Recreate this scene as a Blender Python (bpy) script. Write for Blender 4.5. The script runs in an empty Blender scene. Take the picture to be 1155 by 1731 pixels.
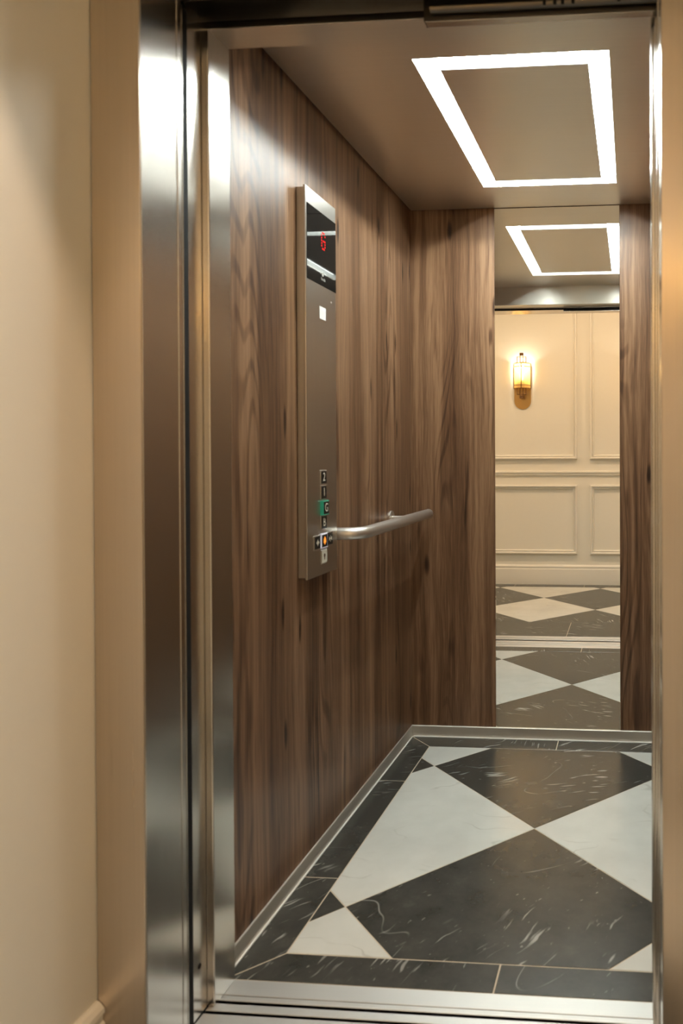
import bpy, bmesh, math, random
from mathutils import Vector, Matrix

random.seed(7)
S = bpy.context.scene
COL = S.collection

# ------------------------------------------------------------------ camera
F_PX, CX, CY = 1261.0, 968.64, 776.41          # principal point of the cropped photo, px of 1155 x 1731
YAW, PITCH, ROLL = 0.0794, -0.0083, -0.0028
cam_d = bpy.data.cameras.new('camera')
cam = bpy.data.objects.new('camera', cam_d)
COL.objects.link(cam)
cam_d.sensor_fit = 'VERTICAL'
cam_d.sensor_height = 36.0
cam_d.lens = F_PX / 1731.0 * 36.0
cam_d.shift_x = (577.5 - CX) / 1731.0
cam_d.shift_y = (CY - 865.5) / 1731.0
cam_d.clip_start = 0.02
_f = Vector((-math.sin(YAW), math.cos(YAW), 0)); _r = Vector((math.cos(YAW), math.sin(YAW), 0)); _u = Vector((0, 0, 1))
_f2 = _f * math.cos(PITCH) + _u * math.sin(PITCH); _u2 = _u * math.cos(PITCH) - _f * math.sin(PITCH)
_r3 = _r * math.cos(ROLL) + _u2 * math.sin(ROLL); _u3 = _u2 * math.cos(ROLL) - _r * math.sin(ROLL)
M = Matrix((( _r3.x, _u3.x, -_f2.x, 0.2983), (_r3.y, _u3.y, -_f2.y, -2.2422), (_r3.z, _u3.z, -_f2.z, 1.1406), (0, 0, 0, 1)))
cam.matrix_world = M
cam_d.dof.use_dof = True
cam_d.dof.focus_distance = 3.6
cam_d.dof.aperture_fstop = 4.0
S.camera = cam

# ------------------------------------------------------------------ world, exposure
w = bpy.data.worlds.new('world'); S.world = w
w.use_nodes = True
w.node_tree.nodes['Background'].inputs[0].default_value = (0.02, 0.018, 0.015, 1)
w.node_tree.nodes['Background'].inputs[1].default_value = 0.3
S.view_settings.view_transform = 'Standard'
S.view_settings.look = 'None'
S.view_settings.gamma = 1.0
S.view_settings.use_curve_mapping = False
S.view_settings.exposure = 0.0
CAB_LIGHT = 19.0                                # radiance of the cab's light ring
LED_TAPE = 355.0                                # radiance of the LED tape along its inner edge
WARM = (1.0, 0.71, 0.48)                         # colour of the hall lamps
SCONCE_W = 3.0
DOWN_W = 14.0

# ------------------------------------------------------------------ material helpers
def new_mat(name):
    m = bpy.data.materials.new(name); m.use_nodes = True
    nt = m.node_tree
    return m, nt, nt.nodes['Principled BSDF']

class NT:
    def __init__(s, nt): s.nt = nt
    def n(s, t, **kw):
        nd = s.nt.nodes.new(t)
        for k, v in kw.items(): setattr(nd, k, v)
        return nd
    def link(s, a, b): s.nt.links.new(a, b)
    def val(s, inp, v):
        if isinstance(v, (int, float, tuple, list)): inp.default_value = v
        else: s.link(v, inp)
    def math(s, op, a, b=0.0, c=None, clamp=False):
        nd = s.n('ShaderNodeMath', operation=op, use_clamp=clamp)
        s.val(nd.inputs[0], a); s.val(nd.inputs[1], b)
        if c is not None: s.val(nd.inputs[2], c)
        return nd.outputs[0]
    def vmath(s, op, a, b):
        nd = s.n('ShaderNodeVectorMath', operation=op)
        s.val(nd.inputs[0], a); s.val(nd.inputs[1], b)
        return nd.outputs[0]
    def noise(s, vec, scale=1.0, detail=2.0, rough=0.5, dist=0.0):
        nd = s.n('ShaderNodeTexNoise')
        s.link(vec, nd.inputs['Vector']); nd.inputs['Scale'].default_value = scale
        nd.inputs['Detail'].default_value = detail; nd.inputs['Roughness'].default_value = rough
        nd.inputs['Distortion'].default_value = dist
        return nd.outputs['Fac']
    def ramp(s, fac, stops, interp='LINEAR'):
        nd = s.n('ShaderNodeValToRGB'); cr = nd.color_ramp; cr.interpolation = interp
        while len(cr.elements) < len(stops): cr.elements.new(0.5)
        for e, (p, c) in zip(cr.elements, stops):
            e.position = p; e.color = (c if len(c) == 4 else (*c, 1))
        s.link(fac, nd.inputs[0]); return nd.outputs[0]
    def mix(s, fac, a, b, blend='MIX'):
        nd = s.n('ShaderNodeMix', data_type='RGBA', blend_type=blend)
        s.val(nd.inputs[0], fac)
        for i, v in ((6, a), (7, b)):
            if isinstance(v, tuple): nd.inputs[i].default_value = (*v, 1) if len(v) == 3 else v
            else: s.link(v, nd.inputs[i])
        return nd.outputs[2]
    def smooth(s, x, a, b, lo=0.0, hi=1.0):
        nd = s.n('ShaderNodeMapRange', interpolation_type='SMOOTHSTEP')
        s.val(nd.inputs[0], x)
        for i, v in ((1, a), (2, b), (3, lo), (4, hi)): nd.inputs[i].default_value = v
        return nd.outputs[0]
    def xyz(s, x, y, z):
        nd = s.n('ShaderNodeCombineXYZ')
        s.val(nd.inputs[0], x); s.val(nd.inputs[1], y); s.val(nd.inputs[2], z)
        return nd.outputs[0]

MAT = {}
def plain(name, color, rough=0.5, metal=0.0, spec=0.5, emit=None, estr=0.0, coat=0.0, grain=0.04):
    m, nt, b = new_mat(name); g = NT(nt)
    tc = g.n('ShaderNodeTexCoord').outputs['Object']
    nz = g.noise(tc, 35.0, 3.0)
    g.link(g.mix(nz, tuple(c * (1 - grain) for c in color), tuple(min(1, c * (1 + grain)) for c in color)), b.inputs['Base Color'])
    b.inputs['Roughness'].default_value = rough
    b.inputs['Metallic'].default_value = metal
    b.inputs['Specular IOR Level'].default_value = spec
    b.inputs['Coat Weight'].default_value = coat
    if emit:
        b.inputs['Emission Color'].default_value = (*emit, 1)
        b.inputs['Emission Strength'].default_value = estr
    MAT[name] = m
    return m

def steel(name, color, rough, aniso, tangent='wall', streak=(220, 220, 2.0), wave=0.0):
    m, nt, b = new_mat(name); g = NT(nt)
    tc = g.n('ShaderNodeTexCoord').outputs['Object']
    st = g.noise(g.vmath('MULTIPLY', tc, streak), 1.0, 3.0, 0.6)
    blot = g.noise(tc, 2.5, 3.0, 0.6)
    g.link(g.mix(st, tuple(c * 0.93 for c in color), tuple(min(1, c * 1.05) for c in color)), b.inputs['Base Color'])
    r = g.math('ADD', g.math('MULTIPLY', st, rough * 0.25), rough * 0.72)
    r = g.math('ADD', r, g.math('MULTIPLY', blot, rough * 0.3))
    g.link(r, b.inputs['Roughness'])
    b.inputs['Metallic'].default_value = 1.0
    b.inputs['Anisotropic'].default_value = aniso
    if tangent == 'wall':
        ge = g.n('ShaderNodeNewGeometry')
        t = g.vmath('CROSS_PRODUCT', ge.outputs['Normal'], (0.0013, 0.0017, 1.0))
        g.link(t, b.inputs['Tangent'])
    else:
        g.link(g.xyz(*tangent), b.inputs['Tangent'])
    if wave > 0:
        bp = g.n('ShaderNodeBump'); bp.inputs['Strength'].default_value = 1.0; bp.inputs['Distance'].default_value = wave
        g.link(g.noise(tc, 2.2, 1.0), bp.inputs['Height']); g.link(bp.outputs[0], b.inputs['Normal'])
    MAT[name] = m
    return m

def wood_mat():
    m, nt, b = new_mat('walnut_laminate'); g = NT(nt)
    tc = g.n('ShaderNodeTexCoord').outputs['Object']
    oi = g.n('ShaderNodeObjectInfo').outputs['Random']
    sp = g.n('ShaderNodeSeparateXYZ'); g.link(tc, sp.inputs[0])
    h0 = g.math('ADD', g.math('ADD', sp.outputs[0], sp.outputs[1]), g.math('MULTIPLY', oi, 9.0))
    z = sp.outputs[2]
    def v(sh, sz, seed=0.0, h=None): return g.xyz(g.math('MULTIPLY', h if h else h0, sh), g.math('MULTIPLY', z, sz), seed)
    warp = g.noise(v(6.0, 1.3, 3.0), 1.0, 3.0)
    h = g.math('ADD', h0, g.math('MULTIPLY', g.math('SUBTRACT', warp, 0.5), 0.05))
    bands = g.noise(v(9.0, 0.22, 1.0, h), 1.0, 3.0, 0.55)
    med = g.noise(v(48.0, 0.9, 5.0, h), 1.0, 4.0, 0.62)
    fine = g.noise(v(330.0, 7.0, 8.0, h), 1.0, 3.0, 0.65)
    ring_src = g.noise(v(5.5, 0.62, 12.0, h), 1.0, 1.5, 0.4)
    ring = g.math('SINE', g.math('MULTIPLY', ring_src, 135.0))
    ring = g.smooth(ring, 0.1, 1.0)
    rmask = g.smooth(g.noise(v(6.0, 0.8, 20.0), 1.0, 2.0), 0.48, 0.62)
    vo = g.n('ShaderNodeTexVoronoi', feature='F1', voronoi_dimensions='2D')
    g.link(v(11.0, 2.4, 0.0, h), vo.inputs['Vector']); vo.inputs['Scale'].default_value = 1.0
    knot = g.smooth(vo.outputs['Distance'], 0.13, 0.02)
    kc = g.n('ShaderNodeSeparateColor'); g.link(vo.outputs['Color'], kc.inputs[0])
    knot = g.math('MULTIPLY', knot, g.smooth(kc.outputs[0], 0.74, 0.82))
    smud = g.smooth(g.noise(v(22.0, 1.7, 31.0, h), 1.0, 3.0, 0.6), 0.58, 0.78)
    t = g.math('ADD', g.math('MULTIPLY', bands, 0.62), g.math('MULTIPLY', med, 0.55))
    t = g.math('ADD', g.math('SUBTRACT', t, 0.05), g.math('MULTIPLY', fine, 0.34))
    t = g.math('SUBTRACT', t, g.math('MULTIPLY', g.math('MULTIPLY', ring, rmask), 0.12))
    t = g.math('SUBTRACT', t, g.math('MULTIPLY', knot, 0.30))
    t = g.math('SUBTRACT', t, g.math('MULTIPLY', smud, 0.20))
    col = g.ramp(t, [(0.40, (0.021, 0.0100, 0.0056)), (0.56, (0.080, 0.038, 0.0190)), (0.70, (0.168, 0.089, 0.046)), (0.86, (0.31, 0.18, 0.099))])
    g.link(col, b.inputs['Base Color'])
    g.link(g.math('ADD', g.math('MULTIPLY', fine, 0.10), 0.30), b.inputs['Roughness'])
    b.inputs['Specular IOR Level'].default_value = 0.36
    bp = g.n('ShaderNodeBump'); bp.inputs['Strength'].default_value = 0.25; bp.inputs['Distance'].default_value = 0.0006
    g.link(g.math('ADD', fine, med), bp.inputs['Height']); g.link(bp.outputs[0], b.inputs['Normal'])
    MAT['wood'] = m

def marble_dark():
    m, nt, b = new_mat('black_marble'); g = NT(nt)
    tc = g.n('ShaderNodeTexCoord').outputs['Object']
    oi = g.n('ShaderNodeObjectInfo').outputs['Random']
    off = g.xyz(g.math('MULTIPLY', oi, 37.0), g.math('MULTIPLY', oi, 91.0), 0.0)
    rot = g.n('ShaderNodeVectorRotate', rotation_type='Z_AXIS'); g.link(tc, rot.inputs[0])
    g.link(g.math('ADD', g.math('MULTIPLY', oi, 1.2), 0.3), rot.inputs['Angle'])
    p = g.vmath('ADD', rot.outputs[0], off)
    cloud = g.noise(p, 9.0, 5.0, 0.65)
    # short feathery streaks in drifts
    wob = g.n('ShaderNodeTexNoise'); g.link(p, wob.inputs['Vector']); wob.inputs['Scale'].default_value = 6.0; wob.inputs['Detail'].default_value = 3.0
    pw = g.vmath('ADD', p, g.vmath('MULTIPLY', g.vmath('SUBTRACT', wob.outputs['Color'], (0.5, 0.5, 0.5)), (0.045, 0.045, 0.0)))
    bend = g.n('ShaderNodeTexNoise'); g.link(p, bend.inputs['Vector']); bend.inputs['Scale'].default_value = 3.0; bend.inputs['Detail'].default_value = 1.0
    pw = g.vmath('ADD', pw, g.vmath('MULTIPLY', g.vmath('SUBTRACT', bend.outputs['Color'], (0.5, 0.5, 0.5)), (0.13, 0.13, 0.0)))
    s1 = g.noise(g.vmath('MULTIPLY', pw, (80.0, 9.0, 1.0)), 1.0, 1.0, 0.5)
    s3 = g.noise(g.vmath('MULTIPLY', pw, (120.0, 40.0, 1.0)), 1.0, 1.5, 0.5)
    drift = g.smooth(g.noise(g.vmath('ADD', p, (7.0, 3.0, 0.0)), 4.2, 2.0), 0.46, 0.62)
    s1 = g.math('MULTIPLY', g.smooth(s1, 0.63, 0.70), drift)
    s3 = g.math('MULTIPLY', g.smooth(s3, 0.68, 0.76), g.smooth(g.noise(p, 11.0, 2.0), 0.42, 0.6))
    # long thin veins
    n2 = g.noise(g.vmath('MULTIPLY', p, (2.6, 0.8, 1.0)), 2.2, 0.5, 0.4)
    v2 = g.smooth(g.math('ABSOLUTE', g.math('SUBTRACT', n2, 0.5)), 0.0035, 0.0005)
    v2 = g.math('MULTIPLY', v2, g.smooth(g.noise(p, 5.5, 2.0), 0.50, 0.66))
    # flecks
    fl = g.smooth(g.noise(g.vmath('MULTIPLY', p, (90.0, 60.0, 1.0)), 1.0, 2.0, 0.6), 0.74, 0.80)
    base = g.ramp(cloud, [(0.3, (0.034, 0.036, 0.032)), (0.62, (0.058, 0.058, 0.051)), (0.85, (0.10, 0.096, 0.084))])
    vein = g.math('ADD', g.math('ADD', g.math('MULTIPLY', s1, 0.8), g.math('MULTIPLY', v2, 0.55)), g.math('ADD', g.math('MULTIPLY', fl, 0.3), g.math('MULTIPLY', s3, 0.45)), clamp=True)
    g.link(g.mix(vein, base, (0.42, 0.41, 0.38)), b.inputs['Base Color'])
    b.inputs['Roughness'].default_value = 0.27
    b.inputs['Specular IOR Level'].default_value = 0.75
    MAT['marble_dark'] = m

def marble_white():
    m, nt, b = new_mat('white_marble'); g = NT(nt)
    tc = g.n('ShaderNodeTexCoord').outputs['Object']
    oi = g.n('ShaderNodeObjectInfo').outputs['Random']
    off = g.xyz(g.math('MULTIPLY', oi, 53.0), g.math('MULTIPLY', oi, 17.0), 0.0)
    p = g.vmath('ADD', tc, off)
    cloud = g.noise(p, 5.0, 4.0, 0.6)
    wob = g.n('ShaderNodeTexNoise'); g.link(p, wob.inputs['Vector']); wob.inputs['Scale'].default_value = 14.0; wob.inputs['Detail'].default_value = 4.0
    pw = g.vmath('ADD', p, g.vmath('MULTIPLY', g.vmath('SUBTRACT', wob.outputs['Color'], (0.5, 0.5, 0.5)), (0.03, 0.03, 0.0)))
    n2 = g.noise(g.vmath('MULTIPLY', pw, (1.0, 2.6, 1.0)), 3.0, 2.0, 0.5)
    v2 = g.smooth(g.math('ABSOLUTE', g.math('SUBTRACT', n2, 0.5)), 0.014, 0.001)
    v2 = g.math('MULTIPLY', v2, g.smooth(g.noise(p, 6.0, 3.0), 0.48, 0.66))
    base = g.ramp(cloud, [(0.3, (0.60, 0.60, 0.55)), (0.7, (0.70, 0.70, 0.645))])
    g.link(g.mix(g.math('MULTIPLY', v2, 0.42), base, (0.36, 0.34, 0.29)), b.inputs['Base Color'])
    b.inputs['Roughness'].default_value = 0.2
    MAT['marble_white'] = m

wood_mat(); marble_dark(); marble_white()
STEEL_C = (0.60, 0.575, 0.53)
steel('steel', (0.63, 0.60, 0.555), 0.23, 0.55)
steel('steel_frame', (0.63, 0.555, 0.475), 0.30, 0.75)
steel('steel_cop', (0.62, 0.60, 0.56), 0.34, 0.6)
steel('steel_ceiling', (0.80, 0.765, 0.70), 0.38, 0.5, tangent=(0.0, 1.0, 0.0), streak=(2.0, 220, 220), wave=0.0012)
steel('steel_sill', (0.68, 0.675, 0.65), 0.55, 0.4, tangent=(0.0, 1.0, 0.0), streak=(2.0, 300, 300))
steel('steel_base', (0.74, 0.70, 0.63), 0.55, 0.3, streak=(3, 3, 250))
steel('steel_rail', (0.78, 0.75, 0.70), 0.40, 0.0, streak=(160, 4, 160))
steel('steel_dark', (0.16, 0.145, 0.125), 0.42, 0.2)
plain('mirror', (0.90, 0.905, 0.88), 0.0, 1.0, grain=0.0)
plain('grout', (0.58, 0.49, 0.37), 0.85)
plain('white_sealant', (0.72, 0.70, 0.66), 0.6)
plain('black_rubber', (0.012, 0.012, 0.012), 0.7, spec=0.15)
plain('black_void', (0.006, 0.006, 0.006), 0.8)  # near-black for black parts and for painted shade in gaps and shaft
plain('white_plastic', (0.85, 0.85, 0.83), 0.4)
plain('black_glass', (0.012, 0.012, 0.012), 0.03, spec=0.5, grain=0.0)
plain('black_button', (0.012, 0.012, 0.012), 0.25)
plain('symbol_cream', (0.62, 0.58, 0.48), 0.5)
plain('print_grey', (0.45, 0.45, 0.42), 0.5)
plain('led_red', (0.2, 0.0, 0.0), 0.4, spec=0.1, emit=(1.0, 0.004, 0.002), estr=1.1)
plain('lit_green', (0.03, 0.30, 0.19), 0.35, emit=(0.02, 0.26, 0.15), estr=0.22)
plain('lit_white', (0.7, 0.68, 0.75), 0.35, emit=(0.8, 0.78, 0.9), estr=0.25)
plain('lit_orange', (0.8, 0.25, 0.03), 0.4, emit=(1.0, 0.30, 0.03), estr=0.9)
plain('brass', (0.52, 0.33, 0.13), 0.28, 1.0)
plain('bronze', (0.20, 0.11, 0.055), 0.38, 1.0)
plain('hall_paint', (0.77, 0.745, 0.66), 0.55, grain=0.012)
plain('hall_trim_paint', (0.81, 0.785, 0.71), 0.4, grain=0.01)
plain('ceiling_paint', (0.80, 0.77, 0.70), 0.8, grain=0.01)
plain('diffuser', (0.9, 0.9, 0.9), 0.5, emit=(0.92, 1.0, 0.965), estr=CAB_LIGHT, grain=0.0)
plain('led_tape', (0.9, 0.9, 0.9), 0.5, emit=(0.92, 1.0, 0.965), estr=LED_TAPE, grain=0.0)
plain('trough_grey', (0.22, 0.22, 0.21), 0.5)
plain('bulb', (0.9, 0.8, 0.6), 0.5, emit=(1.0, 0.82, 0.56), estr=34.0, grain=0.0)
plain('downlight_lens', (0.9, 0.9, 0.85), 0.5, emit=(1.0, 0.68, 0.42), estr=30.0, grain=0.0)
def amber_glass():
    m, nt, b = new_mat('amber_glass'); g = NT(nt)
    tc = g.n('ShaderNodeTexCoord').outputs['Object']
    nz = g.noise(tc, 60.0, 3.0)
    tr = g.n('ShaderNodeBsdfTranslucent'); tp = g.n('ShaderNodeBsdfTransparent'); gl = g.n('ShaderNodeBsdfGlossy')
    g.link(g.mix(nz, (0.92, 0.74, 0.40), (0.96, 0.80, 0.48)), tr.inputs[0])
    tp.inputs[0].default_value = (1.0, 0.83, 0.50, 1); gl.inputs['Roughness'].default_value = 0.15
    m1 = g.n('ShaderNodeMixShader'); m1.inputs[0].default_value = 0.35
    g.link(tr.outputs[0], m1.inputs[1]); g.link(tp.outputs[0], m1.inputs[2])
    m2 = g.n('ShaderNodeMixShader'); m2.inputs[0].default_value = 0.06
    g.link(m1.outputs[0], m2.inputs[1]); g.link(gl.outputs[0], m2.inputs[2])
    g.link(m2.outputs[0], nt.nodes['Material Output'].inputs['Surface'])
    MAT['amber_glass'] = m
amber_glass()

# ------------------------------------------------------------------ mesh helpers
def B(): return bmesh.new()
def box(bm, x0, x1, y0, y1, z0, z1):
    if x0 > x1: x0, x1 = x1, x0
    vs = [bm.verts.new((x, y, z)) for z in (z0, z1) for x, y in ((x0, y0), (x1, y0), (x1, y1), (x0, y1))]
    for f in ((3, 2, 1, 0), (4, 5, 6, 7), (0, 1, 5, 4), (1, 2, 6, 5), (2, 3, 7, 6), (3, 0, 4, 7)):
        bm.faces.new([vs[i] for i in f])
    return bm
def bx(*a): return box(B(), *a)
def bevel(bm, r, seg=1):
    bmesh.ops.bevel(bm, geom=bm.edges[:], offset=r, segments=seg, affect='EDGES', profile=0.5)
    return bm
def prism(bm, poly, z0, z1, ch=0.0):
    """closed polygon (ccw in plan) extruded z0..z1 with a chamfered top"""
    n = len(poly)
    lo = [bm.verts.new((x, y, z0)) for x, y in poly]
    bm.faces.new(lo[::-1])
    if ch > 0:
        mid = [bm.verts.new((x, y, z1 - ch)) for x, y in poly]
        ip = inset(poly, ch)
        hi = [bm.verts.new((x, y, z1)) for x, y in ip]
        for i in range(n):
            j = (i + 1) % n
            bm.faces.new((lo[i], lo[j], mid[j], mid[i])); bm.faces.new((mid[i], mid[j], hi[j], hi[i]))
    else:
        hi = [bm.verts.new((x, y, z1)) for x, y in poly]
        for i in range(n):
            j = (i + 1) % n
            bm.faces.new((lo[i], lo[j], hi[j], hi[i]))
    bm.faces.new(hi)
    return bm
def area(poly):
    return 0.5 * sum(poly[i][0] * poly[(i + 1) % len(poly)][1] - poly[(i + 1) % len(poly)][0] * poly[i][1] for i in range(len(poly)))
def clip_half(poly, nx, ny, d):
    """keep nx*x + ny*y <= d"""
    out = []
    for i in range(len(poly)):
        a, b = poly[i], poly[(i + 1) % len(poly)]
        da, db = nx * a[0] + ny * a[1] - d, nx * b[0] + ny * b[1] - d
        if da <= 1e-9: out.append(a)
        if (da < -1e-9 and db > 1e-9) or (da > 1e-9 and db < -1e-9):
            t = da / (da - db); out.append((a[0] + (b[0] - a[0]) * t, a[1] + (b[1] - a[1]) * t))
    res = []
    for q in out:
        if not res or (abs(q[0] - res[-1][0]) + abs(q[1] - res[-1][1])) > 1e-6: res.append(q)
    if len(res) > 1 and (abs(res[0][0] - res[-1][0]) + abs(res[0][1] - res[-1][1])) < 1e-6: res.pop()
    return res
def inset(poly, r):
    p = poly[:]
    for i in range(len(poly)):
        a, b = poly[i], poly[(i + 1) % len(poly)]
        dx, dy = b[0] - a[0], b[1] - a[1]; l = math.hypot(dx, dy)
        nx, ny = dy / l, -dx / l
        p = clip_half(p, nx, ny, nx * a[0] + ny * a[1] - r)
        if len(p) < 3: return []
    return p if len(p) == len(poly) else []
def shrink(poly, r):
    p = poly[:]
    for i in range(len(poly)):
        a, b = poly[i], poly[(i + 1) % len(poly)]
        dx, dy = b[0] - a[0], b[1] - a[1]; l = math.hypot(dx, dy)
        nx, ny = dy / l, -dx / l
        p = clip_half(p, nx, ny, nx * a[0] + ny * a[1] - r)
        if len(p) < 3: return []
    return p
def tube(bm, pts, r, seg=20, cap=True):
    pts = [Vector(p) for p in pts]; rings = []
    prev = None
    for i, p in enumerate(pts):
        t = ((pts[i + 1] - p) if i == 0 else (p - pts[i - 1]) if i == len(pts) - 1 else (pts[i + 1] - pts[i - 1])).normalized()
        ref = Vector((0, 0, 1)) if abs(t.z) < 0.9 else Vector((1, 0, 0))
        a = t.cross(ref).normalized(); b = t.cross(a).normalized()
        rr = r[i] if isinstance(r, (list, tuple)) else r
        rings.append([bm.verts.new(p + (a * math.cos(k * 2 * math.pi / seg) + b * math.sin(k * 2 * math.pi / seg)) * rr) for k in range(seg)])
    for q in range(len(rings) - 1):
        for k in range(seg):
            bm.faces.new((rings[q][k], rings[q][(k + 1) % seg], rings[q + 1][(k + 1) % seg], rings[q + 1][k]))
    if cap:
        bm.faces.new(rings[0][::-1]); bm.faces.new(rings[-1])
    return bm

def wloc(p):
    v = Vector((0, 0, 0))
    while p is not None: v += p.location; p = p.parent
    return v
def obj(name, bm, mat, parent=None, origin=None, smooth=False):
    """links one mesh object built in world coordinates; origin = its own pivot"""
    bmesh.ops.recalc_face_normals(bm, faces=bm.faces[:])
    if origin is None:
        xs = [v.co for v in bm.verts]
        origin = Vector([(min(c[i] for c in xs) + max(c[i] for c in xs)) / 2 for i in range(3)])
        origin.z = min(c.z for c in xs)
    origin = Vector(origin)
    for v in bm.verts: v.co -= origin
    me = bpy.data.meshes.new(name); bm.to_mesh(me); bm.free()
    me.materials.append(MAT[mat])
    if smooth:
        for p in me.polygons: p.use_smooth = True
        me.set_sharp_from_angle(angle=math.radians(38))
    o = bpy.data.objects.new(name, me); COL.objects.link(o)
    if parent is not None:
        o.parent = parent; o.location = origin - wloc(parent)
    else: o.location = origin
    return o
def tag(o, label=None, cat=None, group=None, kind=None):
    if label: o['label'] = label
    if cat: o['category'] = cat
    if group: o['group'] = group
    if kind: o['kind'] = kind
    return o
def thing(name, loc, label, cat, group=None):
    o = bpy.data.objects.new(name, None); COL.objects.link(o); o.location = loc
    o.empty_display_size = 0.05
    return tag(o, label, cat, group)
def struct(name, bm, mat, label=None, **k):
    return tag(obj(name, bm, mat, **k), label, None, None, 'structure')
def copy_tree(o, parent=None):
    c = o.copy(); COL.objects.link(c); c.parent = parent
    for ch in list(o.children): copy_tree(ch, c)
    return c

# ------------------------------------------------------------------ dimensions
XW = 0.594                 # cab half width
YB, YF = 0.7065, -0.695    # mirror plane, front of cab floor
ZC = 2.117                 # cab ceiling
XL, XR = -0.563, 0.337     # clear door opening
A = 0.6 / math.sqrt(2)     # half diagonal of a 600 mm tile
HY = -2.79                 # hall wall behind the camera

# ------------------------------------------------------------------ floors
def place_tile(parent, poly, mat, gap, ox, oy):
    p = shrink(poly, gap)
    if len(p) < 3 or area(p) < 2e-4: return
    obj('tile', prism(B(), p, -0.012, 0.0, 0.0008), mat, parent)
def lay(parent, x0, x1, y0, y1, cx, cy, dark_when, gap=0.0014):
    n = 14
    for i in range(-n, n + 1):
        for j in range(-n, n + 1):
            if (i + j) % 2 == 0: continue
            x, y = cx + i * A, cy + j * A
            p = [(x - A, y), (x, y - A), (x + A, y), (x, y + A)]
            for c in ((1, 0, x1), (-1, 0, -x0), (0, 1, y1), (0, -1, -y0)):
                p = clip_half(p, *c)
                if len(p) < 3: break
            if len(p) < 3: continue
            place_tile(parent, p, 'marble_dark' if dark_when(i, j) else 'marble_white', gap, x, y)
floor = struct('floor', bx(-XW - 0.01, XW + 0.01, YF, YB + 0.02, -0.05, -0.0012), 'grout', 'black and white marble cab floor laid in a diagonal chequer')
BX, BY0, BY1 = 0.4915, -0.6036, 0.601
lay(floor, -BX, BX, BY0, BY1, 0, 0, lambda i, j: i % 2 == 0)
OX, OY0, OY1 = XW - 0.0075, YF, YB - 0.011
def border(polys):
    for p in polys:
        if area(p) < 0: p = p[::-1]
        place_tile(floor, p, 'marble_dark', 0.0018, 0, 0)
def lerp(a, b, t): return a + (b - a) * t
for s in (-1, 1):
    xo, xi = s * OX, s * BX
    border([[(xo, OY0), (xi, BY0), (xi, -0.303), (xo, -0.303)], [(xo, -0.303), (xi, -0.303), (xi, 0.293), (xo, 0.293)],
            [(xo, 0.293), (xi, 0.293), (xi, BY1), (xo, OY1)]])
border([[(-OX, OY0), (0.003, OY0), (0.003, BY0), (-BX, BY0)], [(0.003, OY0), (OX, OY0), (BX, BY0), (0.003, BY0)],
        [(-OX, OY1), (-BX, BY1), (0.004, BY1), (0.004, OY1)], [(0.004, OY1), (0.004, BY1), (BX, BY1), (OX, OY1)]])

HX0, HX1 = -2.6, 2.2
hfloor = struct('floor', bx(HX0, HX1, HY, -0.9575, -0.05, -0.0012), 'grout', 'chequered marble floor of the hall outside the lift')
lay(hfloor, HX0, HX1, -2.66, -1.347, -0.396, -2.187, lambda i, j: i % 2 != 0)
xs = [-0.113 + 0.6 * k for k in range(-5, 5)]
for a_, b_ in zip(xs[:-1], xs[1:]):
    for (ya, yb) in ((-1.347, -0.958), (HY, -2.66)):
        xa, xb = max(a_, HX0), min(b_, HX1)
        if xb - xa > 0.02: place_tile(hfloor, [(xa, ya), (xb, ya), (xb, yb), (xa, yb)], 'marble_dark', 0.0014, 0, 0)

# ------------------------------------------------------------------ cab walls
struct('wall_left', bx(-XW - 0.03, -XW, -0.70, YB + 0.03, 0.0, 2.2), 'wood', 'dark walnut-grain cab wall carrying the control panel and handrail')
struct('wall_right', bx(XW, XW + 0.03, -0.70, YB + 0.03, 0.0, 2.2), 'wood', 'dark walnut-grain cab wall hidden behind the open doors')
struct('wall_back', bx(-XW, XW, YB + 0.004, YB + 0.03, 0.0, 2.2), 'wood', 'dark walnut-grain cab wall behind the tall mirror')
bzh = 0.043
def skirt(name, bm, bm_seal, label):
    o = struct(name, bevel(bm, 0.0016), 'steel_base', label)
    obj('sealant_line', bm_seal, 'white_sealant', o)
skirt('baseboard_left', bx(-XW, -XW + 0.006, YF, YB - 0.004, 0.0, bzh), bx(-XW + 0.001, -XW + 0.0105, YF, YB - 0.006, -0.001, 0.0022), 'low brushed steel skirting under the walnut wall with the control panel')
skirt('baseboard_right', bx(XW - 0.006, XW, YF, YB - 0.004, 0.0, bzh), bx(XW - 0.0105, XW - 0.001, YF, YB - 0.006, -0.001, 0.0022), 'low brushed steel skirting of the hidden cab wall')
skirt('baseboard_back', bx(-XW, XW, YB - 0.006, YB + 0.004, 0.0, bzh), bx(-XW + 0.006, XW - 0.006, YB - 0.0145, YB - 0.004, -0.001, 0.0022), 'low brushed steel skirting under the mirror')

mir = tag(obj('wall_mirror', bevel(bx(-0.2485, 0.2505, YB, YB + 0.004, 0.041, ZC - 0.001), 0.0008), 'mirror'), 'tall narrow frameless mirror reaching from skirting to cab ceiling', 'mirror')

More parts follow.
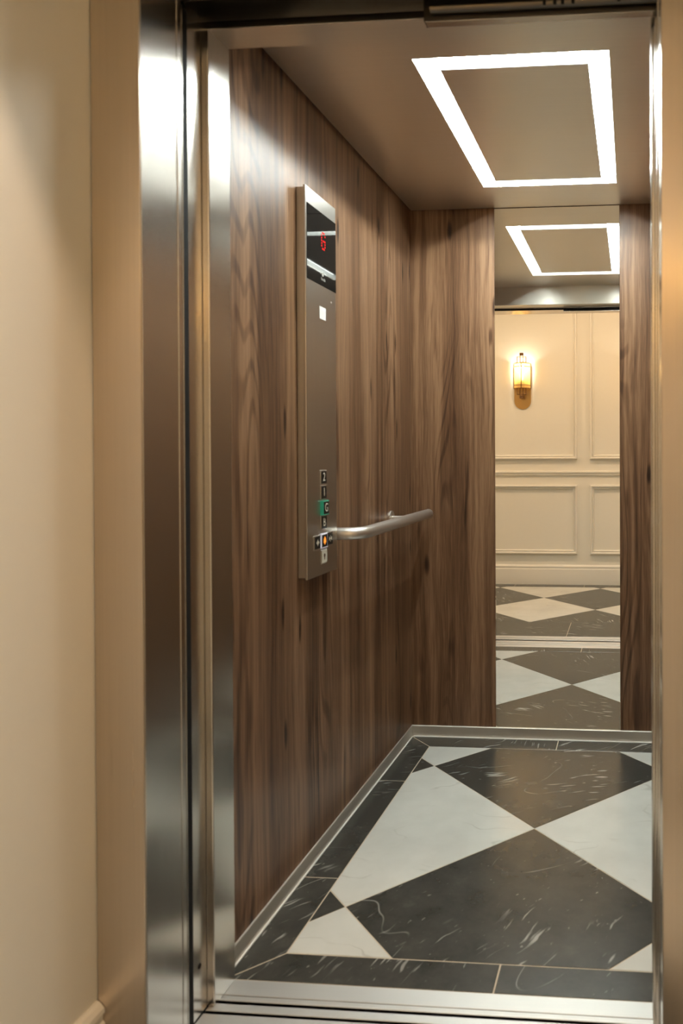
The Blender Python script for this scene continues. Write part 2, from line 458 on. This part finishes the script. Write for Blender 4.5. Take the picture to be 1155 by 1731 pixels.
# front returns and header
rl = struct('wall_front_left', bevel(bx(XL - 0.06, XL, -0.7766, YF, 0.0, 2.0098), 0.0025, 2), 'steel', 'brushed steel front return beside the walnut wall')
obj('slam_post', bevel(bx(XL - 0.06, XL - 0.0155, -0.832, -0.7768, 0.0, 2.034), 0.0025, 2), 'steel', rl)
bm = tube(B(), [(XL - 0.0160, -0.8031, 0.1027), (XL - 0.0150, -0.8031, 0.1027)], 0.0052, 16)
obj('screw_hole', bm, 'black_rubber', rl)
bm = B(); box(bm, XR, XW + 0.03, -0.745, YF, 0.0, 2.0098); bevel(bm, 0.0025, 2)
struct('wall_front_right', bm, 'steel', 'brushed steel front return on the door side of the cab')
hd = struct('trim_1', bevel(bx(-XW - 0.06, XW + 0.03, -0.7766, YF, 2.0100, 2.2), 0.002), 'steel_ceiling', 'brushed steel header above the cab doorway')
obj('soffit_lip', bevel(bx(-XW - 0.03, 0.40, -0.779, -0.7767, 2.006, 2.022), 0.0006), 'steel', hd)
# door gear behind the header
gear = thing('door_gear', (-0.1, -0.80, 1.986), 'dark door gear cover hanging above the doorway', 'door gear')
obj('cover', bevel(bx(-0.108, 0.62, -0.800, -0.7795, 1.9885, 2.05), 0.0015), 'steel_dark', gear)
obj('cover_back', bx(-0.1075, 0.62, -0.7795, -0.7785, 1.9875, 2.0055), 'black_void', gear)
obj('lower_edge', bevel(bx(-0.104, 0.62, -0.8015, -0.781, 1.9855, 1.9884), 0.0006), 'steel', gear)
obj('track_rail', tube(B(), [(-0.09, -0.812, 2.004), (0.6, -0.812, 2.004)], 0.009, 14), 'steel_dark', gear, smooth=True)
obj('shade_backing', bx(-XW - 0.06, 0.8, -0.868, -0.782, 2.075, 2.2), 'black_void', gear)  # black box put in for the darkness of the shaft interior
for x in (0.13, 0.15, 0.165, 0.185, 0.272):
    obj('bracket', bevel(bx(x, x + 0.006, -0.8225, -0.812, 1.997, 2.011), 0.001), 'black_rubber', gear)
obj('left_track', bevel(bx(-XW, -0.112, -0.835, -0.825, 2.035, 2.05), 0.001), 'steel_dark', gear)
obj('landing_header', bx(-XW, 0.8, -0.8705, -0.8655, 2.0125, 2.075), 'black_void', gear)

# ------------------------------------------------------------------ cab ceiling with light ring
LX0, LX1, LY0, LY1 = -0.243, 0.244, -0.4235, 0.468
IX0, IX1, IY0, IY1 = -0.188, 0.191, -0.367, 0.411
g_ = 0.008
bm = B()
box(bm, -XW + g_, LX0, YF, YB - g_ * 0.6, ZC, ZC + 0.004); box(bm, LX1, XW - g_, YF, YB - g_ * 0.6, ZC, ZC + 0.004)
box(bm, LX0, LX1, YF, LY0, ZC, ZC + 0.004); box(bm, LX0, LX1, LY1, YB - g_ * 0.6, ZC, ZC + 0.004)
bmesh.ops.remove_doubles(bm, verts=bm.verts[:], dist=1e-5)
ceil = struct('ceiling', bm, 'steel_ceiling', 'brushed steel cab ceiling around the light ring')
struct('ceiling_gap_shade', bx(-XW, XW, YF, YB + 0.004, 2.175, 2.2), 'black_void', 'black sheet standing in for shade in the gap above the cab ceiling panel')  # black sheet, so the ceiling gap shows as shade
D = 0.029
cl = thing('ceiling_light', (0, 0.02, ZC), 'rectangular ring of white light set into the cab ceiling', 'ceiling light')
bm = B()
for (x0, x1, y0, y1) in ((LX0, IX0, LY0, LY1), (IX1, LX1, LY0, LY1), (IX0, IX1, LY0, IY0), (IX0, IX1, IY1, LY1)):
    v = [bm.verts.new(c) for c in ((x0, y0, ZC + D), (x0, y1, ZC + D), (x1, y1, ZC + D), (x1, y0, ZC + D))]
    v2 = [bm.verts.new((c.co.x, c.co.y, ZC + D + 0.003)) for c in v]
    bm.faces.new(v); bm.faces.new(v2[::-1])
    for i in range(4): bm.faces.new((v[i], v[(i + 1) % 4], v2[(i + 1) % 4], v2[i]))
obj('diffuser', bm, 'diffuser', cl)
bm = B()
t_ = 0.0015
box(bm, LX0 - t_, LX0, LY0 - t_, LY1 + t_, ZC + 0.0042, ZC + D); box(bm, LX1, LX1 + t_, LY0 - t_, LY1 + t_, ZC + 0.0042, ZC + D)
box(bm, LX0, LX1, LY0 - t_, LY0, ZC + 0.0042, ZC + D); box(bm, LX0, LX1, LY1, LY1 + t_, ZC + 0.0042, ZC + D)
obj('trough_side', bm, 'trough_grey', cl)
obj('centre_panel', bx(IX0 + t_, IX1 - t_, IY0 + t_, IY1 - t_, ZC, ZC + 0.003), 'steel_ceiling', cl)['label'] = 'brushed steel panel inside the light ring'
bm = B()
box(bm, IX0, IX0 + t_, IY0, IY1, ZC, ZC + D); box(bm, IX1 - t_, IX1, IY0, IY1, ZC, ZC + D)
box(bm, IX0, IX1, IY0, IY0 + t_, ZC, ZC + D); box(bm, IX0, IX1, IY1 - t_, IY1, ZC, ZC + D)
obj('panel_side', bm, 'trough_grey', cl)
w_, zt = 0.012, ZC + D - 0.0015
for (x0, x1, y0, y1) in ((IX0 - w_, IX0 - 0.001, IY0 - w_, IY1 + w_), (IX1 + 0.001, IX1 + w_, IY0 - w_, IY1 + w_), (IX0, IX1, IY0 - w_, IY0 - 0.001), (IX0, IX1, IY1 + 0.001, IY1 + w_)):
    obj('led_tape', bx(x0, x1, y0, y1, zt, zt + 0.001), 'led_tape', cl)

# ------------------------------------------------------------------ control panel on the left wall
PX, PY0, PY1, PZ0, PZ1 = -0.566, -0.318, -0.116, 0.803, 1.857
cop = thing('control_panel', (-XW, (PY0 + PY1) / 2, PZ0), 'tall brushed steel lift control panel with display and floor buttons', 'control panel')
obj('housing', bevel(bx(-XW, PX - 0.006, PY0 + 0.006, PY1 - 0.004, PZ0 + 0.004, PZ1 - 0.004), 0.001), 'steel_cop', cop)
obj('face_plate', bevel(bx(PX - 0.006, PX, PY0, PY1, PZ0, PZ1), 0.0014, 2), 'steel_cop', cop)
disp = obj('display', bevel(bx(PX - 0.001, PX + 0.0012, PY0 + 0.007, PY1 - 0.001, 1.610, 1.813), 0.0004), 'black_glass', cop)
def text_bm(s, size, extrude=0.0004):
    cu = bpy.data.curves.new('t', 'FONT'); cu.body = s; cu.size = size; cu.align_x = 'CENTER'; cu.align_y = 'CENTER'; cu.extrude = extrude
    o = bpy.data.objects.new('t', cu); COL.objects.link(o)
    bpy.context.view_layer.update()
    me = bpy.data.meshes.new_from_object(o.evaluated_get(bpy.context.evaluated_depsgraph_get()))
    bpy.data.objects.remove(o); bpy.data.curves.remove(cu)
    bm = B(); bm.from_mesh(me); bpy.data.meshes.remove(me)
    return bm
def on_wall(bm, x, y, z, sx=1.0, sz=1.0):
    """lay a flat XY drawing on the control panel plane: X -> +y, Y -> +z, Z -> +x"""
    for v in bm.verts: v.co = Vector((x + v.co.z, y + v.co.x * sx, z + v.co.y * sz))
    return bm
# red dot-matrix G
bm = B()
G = ['.###.', '#...#', '#....', '#.###', '#...#', '#...#', '.###.']
for r_, row in enumerate(G):
    for c_, ch in enumerate(row):
        if ch == '#':
            y = -0.2056 + (c_ - 2) * 0.0056; z = 1.7367 - (r_ - 3) * 0.0074
            tube(bm, [(PX + 0.0010, y, z), (PX + 0.0016, y, z)], 0.0027, 8)
obj('floor_digit', bm, 'led_red', disp)
bm = on_wall(text_bm('Inoda', 0.0125), PX + 0.0012, -0.2075, 1.629)
obj('maker_name', bm, 'print_grey', disp)
bm = tube(B(), [(PX + 0.0010, -0.211, 1.6425), (PX + 0.0016, -0.211, 1.6425)], 0.0062, 20)
obj('maker_emblem', bm, 'print_grey', disp)
obj('sticker', bevel(bx(PX, PX + 0.0012, -0.232, -0.190, 1.516, 1.551), 0.0004), 'white_plastic', cop)['label'] = 'small square white indicator plate'
obj('screw', tube(B(), [(PX, -0.1495, 1.576), (PX + 0.001, -0.1495, 1.576)], 0.003, 12), 'white_plastic', cop)

def poly_bm(polys, th=0.0005):
    bm = B()
    for p in polys:
        if area(p) < 0: p = p[::-1]
        prism(bm, p, 0.0, th)
    return bm
def circ(cx, cy, r, n=14, a0=0, a1=360): return [(cx + r * math.cos(math.radians(a0 + (a1 - a0) * k / n)), cy + r * math.sin(math.radians(a0 + (a1 - a0) * k / n))) for k in range(n + (0 if a1 - a0 == 360 else 1))]
def button(y, z, sym, frame='steel_cop', proud=0.003, smat='symbol_cream', cap='black_button', w=0.0185, wf=None, label=None):
    wf = wf or w + 0.0012
    b = obj('button', bevel(bx(PX, PX + proud, y - wf, y + wf, z - wf, z + wf), 0.0009), frame, cop)
    if label: b['label'] = label
    obj('button_cap', bevel(bx(PX + proud - 0.0006, PX + proud + 0.0008, y - w + 0.0012, y + w - 0.0012, z - w + 0.0012, z + w - 0.0012), 0.0004), cap, b)
    bm = text_bm(sym, 0.033) if isinstance(sym, str) else poly_bm(sym)
    obj('button_symbol', on_wall(bm, PX + proud + 0.0009, y, z, 0.92), smat, b)
BYC = -0.2145
button(BYC, 1.075, '2', label='floor button marked 2')
button(BYC, 1.033, '1', label='floor button marked 1')
button(BYC, 0.9895, 'G', frame='lit_green', proud=0.0095, wf=0.0200, label='raised floor button marked G with a green edge')
button(BYC, 0.9485, 'B', label='floor button marked B')
tri = lambda cx, cy, s, d: [(cx - d * s, cy), (cx + d * s, cy + 1.5 * s), (cx + d * s, cy - 1.5 * s)]
bar = [(-0.0008, -0.009), (0.0008, -0.009), (0.0008, 0.009), (-0.0008, 0.009)]
button(-0.2595, 0.8965, [tri(-0.0062, 0, 0.0042, 1), tri(0.0062, 0, 0.0042, -1), bar], label='door-open button with arrows pointing apart')
bell = [circ(0, 0.002, 0.0072, 12, 0, 180) + [(-0.0085, -0.006), (0.0085, -0.006)], circ(0, -0.0085, 0.0024, 10), circ(0, 0.0105, 0.0016, 8)]
button(-0.2160, 0.8975, bell, frame='lit_white', proud=0.0045, wf=0.0205, smat='lit_orange', label='alarm button with an orange bell inside a white lit edge')
button(-0.1735, 0.899, [tri(-0.0062, 0, 0.0042, -1), tri(0.0062, 0, 0.0042, 1), bar], label='door-close button with arrows pointing together')
button(BYC, 0.853, [circ(0, 0.003, 0.0055, 12), [(-0.0015, -0.009), (0.0015, -0.009), (0.0022, 0.0), (-0.0022, 0.0)]], cap='symbol_cream', smat='bronze', label='pale key-symbol button at the bottom')

# ------------------------------------------------------------------ handrail
RX, RZ, RR = -0.505, 0.903, 0.0185
hr = thing('handrail', (-XW, 0.29, RZ), 'tubular brushed steel handrail on the walnut wall beside the control panel', 'handrail')
pts = [(-XW, -0.088, RZ), (RX - 0.058, -0.088, RZ)]
for k in range(1, 11):
    a = math.pi / 2 * k / 10
    pts.append((RX - 0.055 + 0.055 * math.sin(a), -0.088 + 0.055 * (1 - math.cos(a)), RZ))
pts += [(RX, y, RZ) for y in (0.1, 0.3, 0.5, 0.650)]
obj('tube', tube(B(), pts, RR, 28), 'steel_rail', hr, smooth=True)
obj('end_cap', tube(B(), [(RX, 0.650, RZ), (RX, 0.6525, RZ), (RX, 0.654, RZ)], [RR, RR, RR - 0.002], 28), 'steel_rail', hr, smooth=True)
for y in (0.46,):
    bk = obj('bracket', tube(B(), [(-XW, y, RZ), (RX - 0.006, y, RZ)], 0.0075, 16), 'steel_rail', hr, smooth=True)
    obj('wall_rose', tube(B(), [(-XW, y, RZ), (-XW + 0.005, y, RZ), (-XW + 0.006, y, RZ)], [0.026, 0.026, 0.024], 24), 'steel_rail', bk, smooth=True)

# ------------------------------------------------------------------ sills and doors
cs = thing('cab_sill', (-0.1, -0.77, -0.03), 'grooved pale aluminium sill along the edge of the cab floor', 'threshold')
SX0, SX1 = XL - 0.014, 0.80
obj('sill_base', bx(SX0, SX1, -0.837, YF, -0.03, -0.009), 'steel_dark', cs)
for (y0, y1, z) in ((-0.7405, -0.6955, 0.0), (-0.748, -0.7412, -0.001), (-0.7575, -0.7488, 0.0005), (-0.7865, -0.7655, 0.0), (-0.837, -0.7945, 0.0)):
    obj('sill_strip', bevel(bx(SX0, SX1, y0, y1, -0.009, z), 0.0008), 'steel_sill', cs)
ls = thing('landing_sill', (-0.1, -0.91, -0.03), 'grooved pale aluminium sill at the hall side of the doorway', 'threshold')
obj('sill_base', bx(SX0, SX1, -0.9565, -0.862, -0.03, -0.009), 'steel_dark', ls)
for (y0, y1, z) in ((-0.877, -0.862, 0.0), (-0.906, -0.886, 0.0), (-0.9565, -0.915, 0.0)):
    obj('sill_strip', bevel(bx(SX0, SX1, y0, y1, -0.009, z), 0.0008), 'steel_sill', ls)
struct('sill_gap_shade', bx(-1.0, 1.2, -0.8618, -0.8372, -0.05, -0.012), 'black_void', 'black strip standing in for shade in the gap between the two door sills')  # filler under the sills, shade of the gap put into its colour

d1 = struct('door_1', bevel(bx(0.3375, 0.82, -0.7858, -0.7662, 0.004, 1.9645), 0.003, 2), 'steel', 'brushed steel cab door slid open at the doorway edge')
obj('door_panel', bevel(bx(0.3425, 0.84, -0.820, -0.797, 0.004, 1.9645), 0.003, 2), 'steel', d1)
d2 = struct('door_2', bevel(bx(0.3445, 0.86, -0.8845, -0.8645, 0.004, 2.008), 0.003, 2), 'steel', 'brushed steel landing door slid open at the doorway edge')
obj('door_panel', bevel(bx(0.3535, 0.88, -0.9135, -0.8905, 0.004, 2.008), 0.003, 2), 'steel', d2)

# ------------------------------------------------------------------ landing door frame
FY = -0.9925
XO0, XO1 = -0.653, 0.4355
RJ = 0.3475
LZ = 2.012
fr = struct('trim_4', bevel(bx(XO0, XL, FY, FY + 0.004, 0.0, LZ + 0.1), 0.0012, 2), 'steel_frame', 'warm brushed steel door frame face beside the cream wall')
obj('jamb_reveal', bevel(bx(XL - 0.004, XL, -0.871, FY + 0.0042, 0.0, LZ), 0.001), 'steel', fr)
obj('jamb_lip', bevel(bx(XL - 0.004, XL + 0.0012, -0.884, -0.8705, 0.0, LZ), 0.0008), 'steel', fr)
obj('seal', bevel(bx(XL - 0.03, XL - 0.009, -0.8705, -0.834, 0.0, LZ), 0.001), 'black_rubber', fr)
obj('seal_strip', bevel(bx(XL - 0.009, XL - 0.0072, -0.8555, -0.8525, 0.0, LZ), 0.0006), 'steel', fr)
fr2 = struct('trim_5', bevel(bx(RJ, XO1, FY, FY + 0.004, 0.0, LZ + 0.1), 0.0012, 2), 'steel_frame', 'warm brushed steel door frame face at the door side of the opening')
obj('jamb_reveal', bevel(bx(RJ, RJ + 0.004, -0.888, FY + 0.0042, 0.0, LZ), 0.001), 'steel', fr2)
fr3 = struct('trim_6', bevel(bx(XO0, XO1, FY - 0.0005, FY + 0.004, LZ, LZ + 0.1), 0.0012, 2), 'steel_frame', 'brushed steel frame face over the landing doorway')
obj('frame_soffit', bx(XL, RJ, -0.871, FY + 0.004, LZ, LZ + 0.004), 'steel', fr3)
struct('shaft_shade', bx(-1.0, 1.0, -0.90, -0.871, LZ + 0.0045, 2.4), 'black_void', 'black box standing in for the unlit space above the landing doors')  # solid black in place of real darkness over the doors

# ------------------------------------------------------------------ hall
WY = -1.42      # hall face of the lift wall
HZ = 2.72
RX0, RX1, RZT = -0.655, 0.4375, LZ + 0.102
wl = struct('wall_hall_left', bevel(bx(HX0, RX0, WY, -0.86, 0.0, HZ), 0.002), 'hall_paint', 'cream painted wall reveal beside the door frame')
wr = struct('wall_hall_right', bevel(bx(RX1, HX1, WY, -0.93, 0.0, HZ), 0.002), 'hall_paint', 'cream painted wall at the door side of the lift')
wt = struct('wall_hall_top', bx(RX0, RX1, WY, -0.90, RZT, HZ), 'hall_paint', 'cream painted wall above the lift doorway')
struct('ceiling', bx(HX0, HX1, HY, WY, HZ, HZ + 0.05), 'ceiling_paint', 'pale hall ceiling')
struct('wall_hall_end_left', bx(HX0 - 0.05, HX0, HY, WY, 0.0, HZ), 'hall_paint', 'cream end wall of the hall on the sconce side')
struct('wall_hall_end_right', bx(HX1, HX1 + 0.05, HY, WY, 0.0, HZ), 'hall_paint', 'cream end wall of the hall on the door side')
def skirting_profile(h=0.168):
    return [(0, 0), (0.016, 0), (0.016, h - 0.038), (0.0125, h - 0.034), (0.0125, h - 0.024), (0.016, h - 0.020), (0.015, h - 0.012), (0.009, h - 0.004), (0.004, h), (0, h)]
def run(prof, p0, p1, nrm):
    """profile (out, up) swept from p0 to p1; nrm = outward direction in plan"""
    bm = B(); e = []
    for p in (p0, p1):
        e.append([bm.verts.new((p[0] + nrm[0] * o, p[1] + nrm[1] * o, p[2] + u)) for o, u in prof])
    n = len(prof)
    for i in range(n): bm.faces.new((e[0][i], e[0][(i + 1) % n], e[1][(i + 1) % n], e[1][i]))
    bm.faces.new(e[0]); bm.faces.new(e[1][::-1])
    return bm
struct('baseboard_hall_left', run(skirting_profile(), (RX0, FY - 0.001, 0), (RX0, WY, 0), (1, 0)), 'hall_trim_paint', 'moulded cream skirting on the reveal beside the door frame')
struct('baseboard_hall_right', run(skirting_profile(), (RX1, FY - 0.001, 0), (RX1, WY, 0), (-1, 0)), 'hall_trim_paint', 'moulded cream skirting on the reveal at the door side')
wo = struct('wall_opposite', bx(HX0, HX1, HY - 0.05, HY, 0.0, HZ), 'hall_paint', 'cream panelled hall wall facing the lift')
struct('baseboard_opposite', run(skirting_profile(0.172), (HX0, HY, 0), (HX1, HY, 0), (0, 1)), 'hall_trim_paint', 'tall moulded cream skirting of the panelled hall wall')
rail_p = [(0, 0), (0.010, 0), (0.016, 0.006), (0.014, 0.012), (0.020, 0.022), (0.026, 0.026), (0.026, 0.036), (0.020, 0.041), (0, 0.041)]
obj('chair_rail', run(rail_p, (HX0, HY, 0.946), (HX1, HY, 0.946), (0, 1)), 'hall_trim_paint', wo)
mould = [(0.0, 0.0), (0.036, 0.0), (0.036, 0.008), (0.029, 0.020), (0.021, 0.012), (0.013, 0.030), (0.005, 0.030), (0.0, 0.016)]   # (across, out)
def frame_mould(x0, x1, z0, z1):
    bm = B(); rings = []
    for (cx, cz, dx, dz) in ((x0, z0, 1, 1), (x1, z0, -1, 1), (x1, z1, -1, -1), (x0, z1, 1, -1)):
        rings.append([bm.verts.new((cx + dx * a, HY + o, cz + dz * a)) for a, o in mould])
    n = len(mould)
    for q in range(4):
        r0, r1 = rings[q], rings[(q + 1) % 4]
        for i in range(n): bm.faces.new((r0[i], r0[(i + 1) % n], r1[(i + 1) % n], r1[i]))
    obj('panel_moulding', bm, 'hall_trim_paint', wo)
PW = 0.945
for k in range(-1, 3):
    x1 = -0.176 + 1.056 * k; x0 = x1 - PW
    if x1 > HX1 - 0.05: continue
    frame_mould(x0, x1, 0.266, 0.864); frame_mould(x0, x1, 1.088, 2.52)

# ------------------------------------------------------------------ wall sconces
def sconce(x, label, group):
    zb = 1.522
    t = thing('wall_sconce', (x, HY, zb), label, 'wall light', group)
    # back plate: rounded strip
    hw, z0, z1 = 0.073, 1.522 + 0.073, 1.93
    pl = [(hw * math.cos(math.radians(a)), z0 + hw * math.sin(math.radians(a))) for a in range(180, 361, 12)] + [(hw * math.cos(math.radians(a)), z1 - 0.05 + hw * 0.7 * math.sin(math.radians(a))) for a in range(0, 181, 12)]
    bm = B()
    lo = [bm.verts.new((x + a, HY, b)) for a, b in pl]; hi = [bm.verts.new((x + a, HY + 0.008, b)) for a, b in pl]
    n = len(pl)
    for i in range(n): bm.faces.new((lo[i], lo[(i + 1) % n], hi[(i + 1) % n], hi[i]))
    bm.faces.new(hi); bm.faces.new(lo[::-1])
    obj('back_plate', bm, 'brass', t)
    # half round glass
    zs0, zs1, R, cy = 1.703, 1.915, 0.072, HY + 0.022
    def arc(r, z, n=16): return [(x + r * math.cos(math.pi * k / n), cy + r * 0.95 * math.sin(math.pi * k / n), z) for k in range(n + 1)]
    bm = B(); rows = [[bm.verts.new(p) for p in arc(r, z)] for r, z in ((R, zs0), (R, zs1), (R - 0.003, zs1), (R - 0.003, zs0))]
    for q in range(4):
        a, b = rows[q], rows[(q + 1) % 4]
        for i in range(len(a) - 1): bm.faces.new((a[i], a[i + 1], b[i + 1], b[i]))
    obj('glass_shade', bm, 'amber_glass', t, smooth=True)
    for z in (zs0 - 0.002, 1.728, 1.888, zs1 + 0.002):
        obj('shade_band', tube(B(), arc(R + 0.0015, z), 0.0032, 8), 'brass' if z > 1.8 else 'bronze', t, smooth=True)
    for a in (0, 90, 180):
        px, py = x + (R + 0.002) * math.cos(math.radians(a)), cy + (R + 0.002) * 0.95 * math.sin(math.radians(a))
        obj('shade_rib', bevel(bx(px - 0.0035, px + 0.0035, py - 0.0035, py + 0.0035, zs0 - 0.004, zs1 + 0.005), 0.001), 'bronze', t)
    # stepped tubes above and below
    yy = cy + 0.047
    for s, ze, m in ((1, zs1, 'brass'), (-1, zs0, 'bronze')):
        for dx, L in ((-0.0385, 0.055), (-0.0125, 0.080), (0.0125, 0.080), (0.0385, 0.055)):
            obj('finial_bar', bevel(bx(x + dx - 0.0032, x + dx + 0.0032, yy - 0.0032, yy + 0.0032, min(ze, ze + s * L), max(ze, ze + s * L)), 0.0008), m, t)
        zz = ze + s * 0.055
        obj('finial_cross', bevel(bx(x - 0.0417, x + 0.0417, yy - 0.003, yy + 0.003, zz - 0.003, zz + 0.003), 0.0008), m, t)
        zz = ze + s * 0.078
        obj('finial_block', bevel(bx(x - 0.0165, x + 0.0165, yy - 0.008, yy + 0.008, zz - 0.012, zz + 0.012), 0.001), 'bronze', t)
    obj('bulb_holder', tube(B(), [(x, cy + 0.03, 1.715), (x, cy + 0.03, 1.77)], 0.014, 14), 'bronze', t, smooth=True)
    obj('arm', bx(x - 0.006, x + 0.006, HY + 0.006, cy + 0.03, 1.716, 1.728), 'bronze', t)
    prof = [(0.0, 1.77), (0.010, 1.772), (0.016, 1.79), (0.017, 1.82), (0.014, 1.85), (0.007, 1.868), (0.001, 1.873)]
    obj('bulb', tube(B(), [(x, cy + 0.03, z) for r, z in prof], [max(r, 0.001) for r, z in prof], 16), 'bulb', t, smooth=True)
    ld = bpy.data.lights.new('bulb_light', 'POINT'); ld.energy = SCONCE_W; ld.color = (1.0, 0.88, 0.68); ld.shadow_soft_size = 0.02
    lo_ = bpy.data.objects.new('bulb_light', ld); COL.objects.link(lo_); lo_.parent = t; lo_.location = (0, cy + 0.03 - HY, 1.885 - zb)
    return t
SC_X = -0.650
s0 = sconce(SC_X, 'amber glass wall sconce with stepped bronze bars seen in the mirror', 'hall wall sconces')
for x, lab in ((SC_X - 1.056 , 'amber glass wall sconce in the next panel away from the lift doors'), (SC_X + 1.056, 'amber glass wall sconce whose glow shows in the steel door frame')):
    c = copy_tree(s0); c.location.x = x; c['label'] = lab

# hall downlights
def downlight(x, y, label):
    t = thing('downlight', (x, y, HZ), label, 'downlight', 'recessed hall downlights')
    bm = tube(B(), [(x, y, HZ - 0.006), (x, y, HZ)], 0.055, 28)
    obj('bezel', bm, 'white_plastic', t, smooth=True)
    obj('lens', tube(B(), [(x, y, HZ - 0.008), (x, y, HZ - 0.0062)], 0.04, 24), 'downlight_lens', t, smooth=True)
    ld = bpy.data.lights.new('downlight_beam', 'AREA'); ld.shape = 'DISK'; ld.size = 0.09; ld.energy = DOWN_W; ld.color = WARM
    o = bpy.data.objects.new('downlight_beam', ld); COL.objects.link(o); o.parent = t; o.location = (0, 0, -0.0095)
for x, lab in ((-1.7, 'recessed warm downlight in the hall ceiling, furthest from the lift doors'), (-0.1, 'recessed warm downlight in the hall ceiling in front of the lift'), (1.4, 'recessed warm downlight in the hall ceiling past the door side')):
    downlight(x, -1.75, lab)
